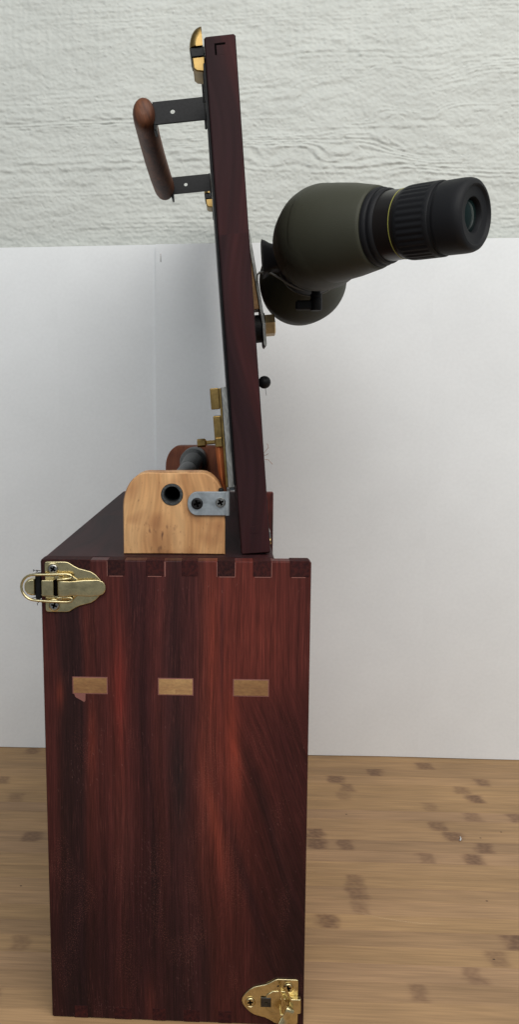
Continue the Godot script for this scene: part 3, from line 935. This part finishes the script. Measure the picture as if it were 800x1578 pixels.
# ---------------------------------------------------------------- upright panel on the case
func build_panel() -> void:
	var root := thing("upright_panel", "thin dark wooden panel standing upright on the case, leaning left, with carry handle", "panel", Vector3(0.127, H + 0.0003, -0.0197))
	root.rotation.z = deg_to_rad(4.4377)
	var L := 0.388
	var b := Shape.new()
	b.box(Vector3(0, 0, -L), Vector3(0.019, 0.3152, 0), 0.0011)
	obj("board", b, M.dark_wood, root)
	var sk := Shape.new()
	sk.box(Vector3(-0.0016, 0.045, -L + 0.004), Vector3(0.0, 0.302, -0.004), 0.0004)
	obj("backing_sheet", sk, M.black_metal, root)
	# joint marks on the narrow edge: open gap above, plug below
	var g := Shape.new()
	g.box(Vector3(0.0060, 0.3094, -0.002), Vector3(0.0126, 0.3107, 0.0001), 0.0001)
	g.box(Vector3(0.0060, 0.3040, -0.002), Vector3(0.0071, 0.3094, 0.0001), 0.0001)
	obj("open_joint", g, M.gap, root)
	var pl := Shape.new()
	pl.box(Vector3(0.0072, 0.0135, -0.004), Vector3(0.0128, 0.0182, 0.0002), 0.0001)
	obj("tenon", pl, M.dark_wood, root)
	var pu := Shape.new()
	pu.box(Vector3(0.0071, 0.3040, -0.004), Vector3(0.0124, 0.3094, 0.00006), 0.00002)
	obj("tenon", pu, M.dark_wood, root)
	# draw latches on the left face, loops reaching over the top edge
	for z in [-0.021, -0.366]:
		toggle_clasp(root, Vector3(0, 0.3145, z))
	# carrying handle
	var gsec := []
	for q in [[-0.0850, 0.25], [-0.0856, 0.55], [-0.0875, 0.8], [-0.0910, 0.95], [-0.098, 1.0], [-0.15, 1.0], [-0.20, 1.0], [-0.25, 1.0], [-0.287, 1.0], [-0.294, 0.95], [-0.298, 0.8], [-0.2998, 0.55], [-0.3005, 0.25]]:
		var ring := []
		for s in 20:
			var a := TAU * s / 20.0
			var cx := cos(a)
			var far := smoothstep(-0.10, -0.29, q[0])
			var bow := 0.0012 * sin(PI * clampf((-q[0] - 0.085) / 0.215, 0.0, 1.0))
			ring.append(Vector3(-0.0460 - bow + (0.0083 + 0.0013 * far) * q[1] * cx, 0.3068 + 0.0114 * q[1] * sin(a), q[0]))
		gsec.append(ring)
	var gs := Shape.new()
	gs.loft(gsec)
	var handle := obj("handle", gs, M.grip_wood, root)
	for z in [-0.0933, -0.2873]:
		var st := Shape.new()
		var c := Vector2(-0.0255, 0.3070)
		var x0 := -0.0395
		var x1 := -0.0024
		var y0 := 0.2993
		var y1 := 0.3147
		var outer := func(a: float) -> float:
			var d := Vector2(cos(a), sin(a))
			var r := 1.0
			if absf(d.x) > 1e-6:
				r = minf(r, ((x1 if d.x > 0 else x0) - c.x) / d.x)
			if absf(d.y) > 1e-6:
				r = minf(r, ((y1 if d.y > 0 else y0) - c.y) / d.y)
			return r
		var angles := circle_angles(40)
		for k in [Vector2(x0, y0), Vector2(x1, y0), Vector2(x1, y1), Vector2(x0, y1)]:
			angles.append(fposmod((k - c).angle(), TAU))
		angles.sort()
		st.holed(c, angles, outer, func(_a: float) -> float: return 0.0017, z - 0.002, z, 0.0003)
		st.box(Vector3(-0.0034, 0.2985, z - 0.020), Vector3(-0.0016, 0.3152, z - 0.0003), 0.0005)
		st.box(Vector3(-0.0400, 0.2955, z - 0.016), Vector3(-0.0380, 0.3142, z - 0.0003), 0.0006)
		obj("bracket", st, M.black_metal, handle)
	var lo := Shape.new()
	lo.box(Vector3(-0.0034, 0.3035, -0.075), Vector3(-0.0016, 0.3120, -0.055), 0.0005)
	obj("hasp_plate", lo, M.black_metal, root)
	# steel bar with brass fittings on the left face, near end
	var z0 := -0.040
	var z1 := -0.0133
	var br := Shape.new()
	br.box(Vector3(-0.0053, 0.0425, z0), Vector3(-0.0007, 0.1082, z1), 0.0005)
	var bar := obj("steel_bar", br, M.bar_steel, root)
	var ft := Shape.new()
	ft.box(Vector3(-0.0046, 0.0405, z0 + 0.004), Vector3(-0.0012, 0.0425, z1 - 0.003), 0.0004)
	obj("bar_foot", ft, M.galvanised, bar)
	var bs := Shape.new()
	bs.box(Vector3(-0.0068, 0.0430, z0), Vector3(-0.0053, 0.1076, z1 - 0.0002), 0.0003)
	obj("brass_strip", bs, M.brass, bar)
	for q in [[0.0942, 0.1079, -0.0126], [0.0700, 0.0900, -0.0118]]:
		var lg := Shape.new()
		lg.box(Vector3(q[2], q[0], z0 + 0.004), Vector3(-0.0068, q[1], z1 - 0.001), 0.0005)
		obj("brass_lug", lg, M.brass, bar)
	var cl := Shape.new()
	cl.box(Vector3(-0.0114, 0.0698, z1 - 0.009), Vector3(-0.0069, 0.0760, z1 + 0.0006), 0.0006)
	obj("screw_collar", cl, M.brass, bar)
	var scx := Transform3D(Basis(Vector3(0, 0, 1), PI / 2), Vector3(-0.0114, 0.0731, z1 - 0.004))
	var sw := Shape.new()
	sw.lathe([Vector2(0.0013, -0.001), Vector2(0.0013, 0.0058), Vector2(0.0026, 0.0068), Vector2(0.0028, 0.0072), Vector2(0.0028, 0.0118), Vector2(0.0025, 0.0121), Vector2(0, 0.0121)], 6, scx)
	obj("thumb_screw", sw, M.brass, bar)
	var ws := Shape.new()
	ws.loft([[Vector3(-0.0118, 0.0698, z1 - 0.001), Vector3(-0.0069, 0.0698, z1 - 0.001), Vector3(-0.0069, 0.0698, z0 + 0.003), Vector3(-0.0118, 0.0698, z0 + 0.003)],
		[Vector3(-0.0112, 0.055, z1 - 0.001), Vector3(-0.0069, 0.055, z1 - 0.001), Vector3(-0.0069, 0.055, z0 + 0.003), Vector3(-0.0112, 0.055, z0 + 0.003)],
		[Vector3(-0.0094, 0.0440, z1 - 0.001), Vector3(-0.0069, 0.0415, z1 - 0.001), Vector3(-0.0069, 0.0415, z0 + 0.003), Vector3(-0.0094, 0.0440, z0 + 0.003)]])
	obj("wood_wedge", ws, M.orange_wood, bar)
	# scope mounting plate on the right face, standing off on dark spacers
	var zc := -0.1803
	var ps := Shape.new()
	var line := [Vector2(0.0252, 0.2355), Vector2(0.0266, 0.222), Vector2(0.0284, 0.205), Vector2(0.0302, 0.188), Vector2(0.0318, 0.172), Vector2(0.0327, 0.160), Vector2(0.0330, 0.150), Vector2(0.0330, 0.1440)]
	var outline := []
	for j in range(line.size() - 1, -1, -1):
		outline.append(line[j] + Vector2(0.0013, 0))
	for q in line:
		outline.append(q - Vector2(0.0013, 0))
	outline.append(Vector2(0.0321, 0.1422))
	outline.append(Vector2(0.0332, 0.1414))
	outline.append(Vector2(0.0341, 0.1424))
	ps.extrude(outline, zc - 0.0145, zc + 0.0145, 0.0005)
	var plate := obj("mounting_plate", ps, M.bar_steel, root)
	for q in [[0.1575, 0.0115]]:
		var sp := Shape.new()
		sp.lathe([Vector2(0, 0), Vector2(q[1], 0), Vector2(q[1], 0.0125 if q[1] > 0.01 else 0.0075), Vector2(0, 0.0125 if q[1] > 0.01 else 0.0075)], 28, Transform3D(Basis(Vector3(0, 0, 1), -PI / 2), Vector3(0.019, q[0], zc)))
		obj("spacer", sp, M.collar_black, plate)
	var wd := Shape.new()
	wd.extrude([Vector2(0.0191, 0.2340), Vector2(0.0191, 0.1720), Vector2(0.0302, 0.1724), Vector2(0.0286, 0.190), Vector2(0.0268, 0.207), Vector2(0.0250, 0.224), Vector2(0.0237, 0.2340)], zc - 0.012, zc + 0.0125, 0.0005)
	obj("wood_packing", wd, M.tenon_wood, plate)
	var hb := Shape.new()
	var hx := Transform3D(Basis(Vector3(0, 0, 1), -PI / 2) * Basis(Vector3(0, 1, 0), 0.35), Vector3(0.0341, 0.1595, zc))
	hb.lathe([Vector2(0, 0.0), Vector2(0.0086, 0.0), Vector2(0.0092, 0.0006), Vector2(0.0092, 0.0080), Vector2(0.0082, 0.0088), Vector2(0, 0.0088)], 6, hx)
	obj("hex_bolt", hb, M.hex_zinc, plate)
	var wsr := Shape.new()
	wsr.lathe([Vector2(0, 0), Vector2(0.0105, 0), Vector2(0.0108, 0.0005), Vector2(0.0105, 0.0011), Vector2(0, 0.0011)], 32, Transform3D(Basis(Vector3(0, 0, 1), -PI / 2), Vector3(0.0336, 0.1595, zc)))
	obj("washer", wsr, M.steel, plate)
	# black ball knob and loose threads
	var bk := Shape.new()
	var pr := [Vector2(0.0016, 0), Vector2(0.0016, 0.0070)]
	for j in 11:
		var a := -PI / 2 + 0.35 + (PI - 0.35) * j / 10.0
		pr.append(Vector2(0.0054 * cos(a), 0.0120 + 0.0054 * sin(a)))
	bk.lathe(pr, 24, Transform3D(Basis(Vector3(0, 0, 1), -PI / 2), Vector3(0.019, 0.1130, -0.1803)))
	obj("ball_knob", bk, M.collar_black, root)
	for q in [[Vector3(0.0315, 0.1080, -0.1800), Vector3(0.0002, -0.0042, 0), Vector3(0.0004, -0.0062, 0)], [Vector3(0.0190, 0.0640, -0.004), Vector3(0.0032, 0.0035, 0), Vector3(0.0026, 0.0060, 0)], [Vector3(0.0195, 0.0600, -0.004), Vector3(0.0022, -0.0004, 0), Vector3(0.0046, -0.0035, 0)], [Vector3(0.0190, 0.0625, -0.006), Vector3(0.0016, 0.0002, 0), Vector3(0.0030, 0.0010, 0)]]:
		var th := Shape.new()
		th.tube([q[0], q[0] + q[1], q[0] + q[2]], 0.00018, 5)
		obj("loose_thread", th, M.pale_thread if q[0].y < 0.1 else M.thread, root)
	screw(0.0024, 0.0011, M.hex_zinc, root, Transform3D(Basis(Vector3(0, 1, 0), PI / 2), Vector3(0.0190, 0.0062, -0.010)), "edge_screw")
	var wa := Shape.new()
	wa.box(Vector3(0.0190, 0.0090, -0.018), Vector3(0.0198, 0.0135, -0.004), 0.0002)
	obj("hinge_leaf", wa, M.steel, root)

# ---------------------------------------------------------------- roller on two wooden blocks
func arch(w: float, h: float) -> Array:
	var p := [Vector2(-w / 2, 0), Vector2(w / 2, 0)]
	var rx := w * 0.235
	var ry := h * 0.42
	for j in 9:
		var a := PI / 2 * j / 8.0
		p.append(Vector2(w / 2 - rx + rx * cos(a), h - ry + ry * sin(a)))
	for j in 9:
		var a := PI / 2 + PI / 2 * j / 8.0
		p.append(Vector2(-w / 2 + rx + rx * cos(a), h - ry + ry * sin(a)))
	return p

func reach(poly: Array, c: Vector2) -> Callable:
	return func(a: float) -> float:
		var d := Vector2(cos(a), sin(a)) * 0.5
		var best := 0.0
		for j in poly.size():
			var hit = Geometry2D.segment_intersects_segment(c, c + d, poly[j], poly[(j + 1) % poly.size()])
			if hit != null:
				best = maxf(best, (hit - c).length())
		return best

func build_roller() -> void:
	var root := thing("roller_stand", "grey ribbed roller carried by two round-shouldered wooden blocks on top of the case", "roller", Vector3(0.0834, H + 0.0003, -0.2085))
	var poly := arch(0.0661, 0.0532)
	var c := Vector2(-0.0012, 0.0390)
	var angles := circle_angles(36)
	for k in poly:
		angles.append(fposmod((k - c).angle(), TAU))
	angles.sort()
	var keep := []
	for a in angles:
		if keep.is_empty() or a - keep[-1] > 0.004:
			keep.append(a)
	var r := func(_a: float) -> float: return 0.0072
	for q in [[0.1885, M.pale_wood], [-0.1665, M.brown_wood]]:
		var s := Shape.new()
		s.holed(c, keep, reach(poly, c), r, -0.021, 0.0, 0.0011)
		obj("end_block", s, q[1], root, Vector3(0.0 if q[0] > 0 else 0.0016, 0, q[0]))
	var ax := axis_to(Vector3(0.0016, 0.0, -0.355), Vector3(c.x, c.y, 0.1889))
	var t := Shape.new()
	var pr := [Vector2(0, 0.10), Vector2(0.0051, 0.10), Vector2(0.0051, 0.0006), Vector2(0.0055, 0.0), Vector2(0.0068, 0.0), Vector2(0.0071, 0.0005), Vector2(0.0071, 0.021)]
	pr.append_array([Vector2(0.0078, 0.022), Vector2(0.0078, 0.20)])
	for k in 9:
		var y := 0.205 + k * 0.0105
		var rr := 0.0082 + 0.00018 * k
		pr.append_array([Vector2(rr - 0.0006, y), Vector2(rr, y + 0.0012), Vector2(rr + 0.0003, y + 0.0052), Vector2(rr, y + 0.0085)])
	pr.append_array([Vector2(0.0105, 0.302), Vector2(0.0132, 0.306), Vector2(0.0138, 0.309), Vector2(0.0138, 0.345), Vector2(0.0134, 0.3545), Vector2(0.0066, 0.3548), Vector2(0.0066, 0.378), Vector2(0, 0.378)])
	t.lathe(pr, 36, ax)
	obj("roller", t, M.tube, root)
	# galvanised strap screwed to the near block, its end bent back round the panel
	var st := Shape.new()
	var hw := 0.0077
	var pl := []
	var x0 := 0.0088
	var x1 := 0.0334
	for j in 13:
		var a := PI / 2 + PI * j / 12.0
		pl.append(Vector2(x0 + hw * 0.8 + hw * 0.8 * cos(a), hw * sin(a)))
	pl.append(Vector2(x1, -hw))
	pl.append(Vector2(x1, hw))
	st.extrude(pl, 0.0004, 0.0021, 0.0004)
	var bend := []
	for j in 7:
		var a := PI / 2 * j / 6.0
		bend.append([Vector2(x1 - 0.0001 + 0.0026 * sin(a), -0.0005 + 0.0026 * cos(a)), Vector2(x1 - 0.0001 + 0.0010 * sin(a), -0.0005 + 0.0010 * cos(a))])
	bend.append([Vector2(x1 + 0.0025, -0.014), Vector2(x1 + 0.0009, -0.014)])
	var sec := []
	for q in bend:
		sec.append([Vector3(q[0].x, -hw, q[0].y), Vector3(q[0].x, hw, q[0].y), Vector3(q[1].x, hw, q[1].y), Vector3(q[1].x, -hw, q[1].y)])
	st.loft(sec)
	var strap := obj("steel_strap", st, M.galvanised, root, Vector3(0, 0.0335, 0.1885))
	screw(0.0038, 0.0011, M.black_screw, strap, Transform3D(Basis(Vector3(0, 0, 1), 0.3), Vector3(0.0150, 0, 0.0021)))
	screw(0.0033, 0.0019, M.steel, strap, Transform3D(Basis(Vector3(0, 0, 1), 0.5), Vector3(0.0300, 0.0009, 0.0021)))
	var rv := Shape.new()
	rv.lathe([Vector2(0, 0.0014), Vector2(0.0012, 0.0012), Vector2(0.0017, 0.0)], 14, Transform3D(Basis(Vector3.RIGHT, PI / 2), Vector3(0.0303, 0.0085, 0.0004)))
	obj("pin", rv, M.black_screw, strap)

# ---------------------------------------------------------------- spotting scope
func build_scope() -> void:
	var B := Vector3(0.189, 0.5368, -0.13)
	var root := thing("spotting_scope", "olive green spotting scope with black ribbed eyepiece clamped to the upright panel", "spotting scope", B)
	var e := Vector3(0.7323, -0.0416, 0.6797).normalized()
	var d := Vector3(-0.0445, -0.1361, -0.9897).normalized()
	# prism housing with the barrel behind it: one turned body along the barrel axis
	var bs := Shape.new()
	var pr := [Vector2(0, -0.0345)]
	for j in 10:
		var a := PI / 2 * (j + 1) / 10.0
		pr.append(Vector2(0.0362 * sin(a), -0.0345 + 0.0345 * (1.0 - cos(a))))
	pr.append_array([Vector2(0.0366, 0.006), Vector2(0.0368, 0.012), Vector2(0.0366, 0.0165), Vector2(0.0362, 0.0168), Vector2(0.0362, 0.0174), Vector2(0.0364, 0.0178), Vector2(0.0354, 0.0225), Vector2(0.0349, 0.0228), Vector2(0.0349, 0.0234), Vector2(0.0350, 0.0238), Vector2(0.0335, 0.030), Vector2(0.030, 0.038), Vector2(0.0265, 0.043), Vector2(0.0245, 0.046), Vector2(0.0242, 0.072)])
	bs.lathe(pr, 64, axis_to(d))
	obj("prism_housing", bs, M.green, root)
	var ob := Shape.new()
	ob.lathe([Vector2(0.0242, 0.070), Vector2(0.0262, 0.076), Vector2(0.0300, 0.085), Vector2(0.0342, 0.095), Vector2(0.0370, 0.104), Vector2(0.0382, 0.111), Vector2(0.0383, 0.1145), Vector2(0.0379, 0.118), Vector2(0.0370, 0.125), Vector2(0.0355, 0.134), Vector2(0.0345, 0.139), Vector2(0.0338, 0.1415), Vector2(0.0322, 0.1422), Vector2(0.0315, 0.140), Vector2(0.0310, 0.128)], 64, axis_to(d))
	var hood := obj("objective_barrel", ob, M.green_dark, root)
	var ol := Shape.new()
	ol.lathe([Vector2(0.0311, 0.1275), Vector2(0.022, 0.1290), Vector2(0.012, 0.1300), Vector2(0, 0.1304)], 48, axis_to(d))
	obj("objective_lens", ol, M.lens, hood)
	# eyepiece housing: swells out of the prism housing at 45 degrees
	var eh := Shape.new()
	eh.lathe([Vector2(0.0338, -0.0080), Vector2(0.0350, -0.0070), Vector2(0.0355, -0.0050), Vector2(0.0355, 0.0), Vector2(0.0352, 0.006), Vector2(0.0345, 0.013), Vector2(0.0335, 0.020), Vector2(0.0319, 0.030), Vector2(0.0296, 0.040), Vector2(0.0284, 0.0455), Vector2(0.0279, 0.0470), Vector2(0.0272, 0.0476), Vector2(0.0262, 0.0477)], 64, axis_to(e))
	obj("eyepiece_housing", eh, M.green, root)
	var rg := Shape.new()
	rg.lathe([Vector2(0.0240, 0.0474), Vector2(0.0262, 0.0476), Vector2(0.0265, 0.0484), Vector2(0.0264, 0.0512), Vector2(0.0257, 0.0520), Vector2(0.0251, 0.0521), Vector2(0.0251, 0.0528), Vector2(0.0254, 0.0533), Vector2(0.0252, 0.0556), Vector2(0.0243, 0.0566), Vector2(0.0238, 0.0568)], 64, axis_to(e))
	obj("eyepiece_ring", rg, M.rubber, root)
	var eb := Shape.new()
	eb.lathe([Vector2(0.0236, 0.0560), Vector2(0.0234, 0.0585), Vector2(0.0229, 0.0680), Vector2(0.0229, 0.0700), Vector2(0.0229, 0.0740)], 64, axis_to(e))
	var eye := obj("eyepiece", eb, M.gloss_black, root)
	var yr := Shape.new()
	yr.lathe([Vector2(0.0228, 0.0680), Vector2(0.02315, 0.0681), Vector2(0.02315, 0.0685), Vector2(0.0228, 0.0686)], 64, axis_to(e))
	obj("yellow_ring", yr, M.yellow, eye)
	# zoom ring with moulded ribs
	var zr := Shape.new()
	var k := 36
	var gsec := []
	for q in [[0.0708, 0.0229, 0.0], [0.0716, 0.0236, 0.0], [0.0735, 0.0241, 0.0], [0.0752, 0.0243, 1.0], [0.080, 0.0244, 1.0], [0.088, 0.0243, 1.0], [0.0925, 0.0242, 1.0], [0.0940, 0.0242, 0.0], [0.0962, 0.0241, 0.0], [0.0968, 0.0234, 0.0]]:
		var ring := []
		for s in k * 6:
			var a := TAU * s / (k * 6.0)
			var ph := (s % 6) / 6.0
			var rr: float = q[1] - q[2] * 0.0005 * (1.0 - smoothstep(0.12, 0.3, minf(ph, 1.0 - ph)))
			ring.append(axis_to(e) * Vector3(rr * cos(a), q[0], rr * sin(a)))
		gsec.append(ring)
	zr.loft(gsec)
	obj("zoom_ring", zr, M.rubber, eye)
	var ec := Shape.new()
	ec.lathe([Vector2(0.0228, 0.0960), Vector2(0.0226, 0.0985), Vector2(0.0233, 0.0992), Vector2(0.0234, 0.1010), Vector2(0.0233, 0.1120), Vector2(0.0230, 0.1150), Vector2(0.0222, 0.1172), Vector2(0.0208, 0.1184), Vector2(0.0190, 0.1187), Vector2(0.0183, 0.1182), Vector2(0.0180, 0.1172), Vector2(0.0175, 0.1169), Vector2(0.0125, 0.1168), Vector2(0.0113, 0.1165), Vector2(0.0109, 0.1157), Vector2(0.0108, 0.1120)], 64, axis_to(e))
	obj("eyecup", ec, M.rubber, eye)
	var el := Shape.new()
	el.lathe([Vector2(0.0109, 0.1128), Vector2(0.0085, 0.1140), Vector2(0.005, 0.1150), Vector2(0.002, 0.1154), Vector2(0, 0.1155)], 48, axis_to(e))
	obj("eye_lens", el, M.lens, eye)
	# rotating collar, its foot on the mounting plate, and the lock lever below
	var co := Shape.new()
	co.lathe([Vector2(0.0243, 0.0475), Vector2(0.0262, 0.0477), Vector2(0.0265, 0.0485), Vector2(0.0265, 0.0665), Vector2(0.0258, 0.0675), Vector2(0.0243, 0.0676)], 56, axis_to(d))
	var cm := axis_to(d)
	var mid := d * 0.057
	var lift := Transform3D(Basis(Vector3(0, 0, 1), deg_to_rad(4.4377)), Vector3.ZERO)
	var sec := []
	for q in [[-0.0330, 0.0150, 0.0145], [-0.0305, 0.0140, 0.0135], [-0.0270, 0.0118, 0.0115], [-0.0230, 0.0105, 0.0105], [-0.0195, 0.0110, 0.0105], [-0.0150, 0.0150, 0.0105]]:
		var ring := []
		for s in 20:
			var a := TAU * s / 20.0
			var cc := cos(a)
			var ss := sin(a)
			ring.append(mid + lift * Vector3(q[0] - 0.0075, 0.0035 + q[1] * signf(ss) * pow(absf(ss), 0.5), q[2] * signf(cc) * pow(absf(cc), 0.5)))
		sec.append(ring)
	co.loft(sec)
	var collar := obj("rotating_collar", co, M.collar_black, root)
	var rm := Shape.new()
	rm.lathe([Vector2(0.0243, 0.0678), Vector2(0.0268, 0.0678), Vector2(0.0271, 0.0684), Vector2(0.0268, 0.0692), Vector2(0.0243, 0.0692)], 56, axis_to(d))
	# pale grey edge that runs from the ring along the underside of the foot
	rm.tube([Vector3(-0.0474, -0.0250, -0.050), Vector3(-0.0474, -0.0206, -0.050), Vector3(-0.0456, -0.0186, -0.050), Vector3(-0.0415, -0.0179, -0.050), Vector3(-0.0363, -0.0194, -0.049), Vector3(-0.0301, -0.0232, -0.048), Vector3(-0.0221, -0.0282, -0.049), Vector3(-0.0152, -0.0311, -0.051), Vector3(-0.0087, -0.0324, -0.053), Vector3(0.0, -0.0332, -0.057)], 0.0009, 8)
	obj("collar_rim", rm, M.rim_grey, collar)
	var kn := Shape.new()
	var at := mid + Vector3(0.003, -0.0255, 0.004)
	kn.lathe([Vector2(0.0038, 0.004), Vector2(0.0038, -0.0022), Vector2(0.0047, -0.0026), Vector2(0.0047, -0.0050), Vector2(0.0044, -0.0053), Vector2(0.0044, -0.0060), Vector2(0.0049, -0.0064), Vector2(0.0049, -0.0148), Vector2(0.0044, -0.0156), Vector2(0, -0.0157)], 28, Transform3D(Basis.IDENTITY, at))
	kn.box(at + Vector3(-0.0165, -0.0150, -0.0030), at + Vector3(-0.002, -0.0075, 0.0030), 0.0014)
	obj("lock_lever", kn, M.rubber, collar)
	var bt := Shape.new()
	bt.lathe([Vector2(0, 0.0012), Vector2(0.004, 0.001), Vector2(0.0052, 0.0002), Vector2(0.0052, -0.002)], 24, axis_to(Vector3(0.35, -0.9, 0.1), Vector3(0.0065, -0.0350, -0.018)))
	obj("focus_button", bt, M.steel, root)

func _ready() -> void:
	rng.seed = 20240607
	var cam := Camera3D.new()
	cam.name = "camera"
	var near := 0.05
	cam.set_frustum(near * 1578.0 / 1255.93, Vector2(near * (400.0 - 276.18) / 1255.93, 0.0), near, 20.0)
	cam.position = Vector3(0.1166, 0.4117, 0.4996)
	cam.rotation = Vector3(-0.1294, 0.0571, -0.0038)
	add_child(cam)
	cam.current = true
	var env := Environment.new()
	env.background_mode = Environment.BG_COLOR
	env.background_color = Color(0.56, 0.58, 0.595)
	env.background_energy_multiplier = 0.55
	env.tonemap_mode = Environment.TONE_MAPPER_LINEAR
	env.tonemap_exposure = 1.33
	env.sdfgi_enabled = true
	env.ssao_enabled = true
	env.ssil_enabled = true
	var we := WorldEnvironment.new()
	we.environment = env
	add_child(we)
	# the window to the right, in front of and a little above the table
	var key := AreaLight3D.new()
	key.name = "window_light"
	key.area_size = Vector2(1.7, 0.9)
	key.light_energy = 1.3
	key.light_color = Color(1.0, 0.985, 0.96)
	key.shadow_enabled = true
	add_child(key)
	key.look_at_from_position(Vector3(0.56, 1.28, 0.66), Vector3(0.2, 0.45, -0.3), Vector3.UP)
	# added weaker fill light behind the camera to the left, glinting in metal
	var side := AreaLight3D.new()
	side.name = "front_fill_light"
	side.area_size = Vector2(1.0, 1.1)
	side.light_energy = 0.5
	side.light_color = Color(0.96, 0.985, 1.0)
	side.shadow_enabled = true
	add_child(side)
	side.look_at_from_position(Vector3(-0.45, 1.25, 1.4), Vector3(0.15, 0.4, -0.3), Vector3.UP)

	make_materials()
	build_wall()
	build_table()
	build_paper("paper_sheet", "left white paper sheet hung on the wall, its right edge tucked under the other sheet", -0.75, 0.10, 0.5895, 0.0, 101, 0.0)
	build_paper("paper_sheet", "large white paper sheet behind the scope, overlapping the left sheet along a thin vertical seam", 0.0383, 1.15, 0.5893, 0.0011, 105, 0.006)
	build_case()
	build_panel()
	build_roller()
	build_scope()
	var st := Shape.new()
	st.tube([Vector3(0, -0.0048, -0.002), Vector3(0, -0.0046, 0.0004), Vector3(0, 0.0046, 0.0004), Vector3(0, 0.0048, -0.002)], 0.00045, 8)
	var so := obj("staple", st, M.steel, self, Vector3(0.0436, 0.5752, -0.4333))
	so.set_meta("label", "single small steel staple near the top of the paper, beside the seam")
	so.set_meta("category", "staple")
	var cr := Shape.new()
	cr.loft([[Vector3(0, 0, 0), Vector3(0.002, 0, 0.001), Vector3(0.001, 0.0008, 0.002)], [Vector3(0.002, 0, -0.003), Vector3(0.0036, 0, -0.0022), Vector3(0.0028, 0.0014, -0.0016)], [Vector3(0.0028, 0, -0.0066), Vector3(0.0036, 0, -0.0062), Vector3(0.0034, 0.0008, -0.006)]])
	var co := obj("paint_flake", cr, M.paper, self, Vector3(0.340, 0.0003, -0.2440))
	co.set_meta("label", "tiny white flake lying on a dark node of the bamboo table right of the case")
	co.set_meta("category", "flake")
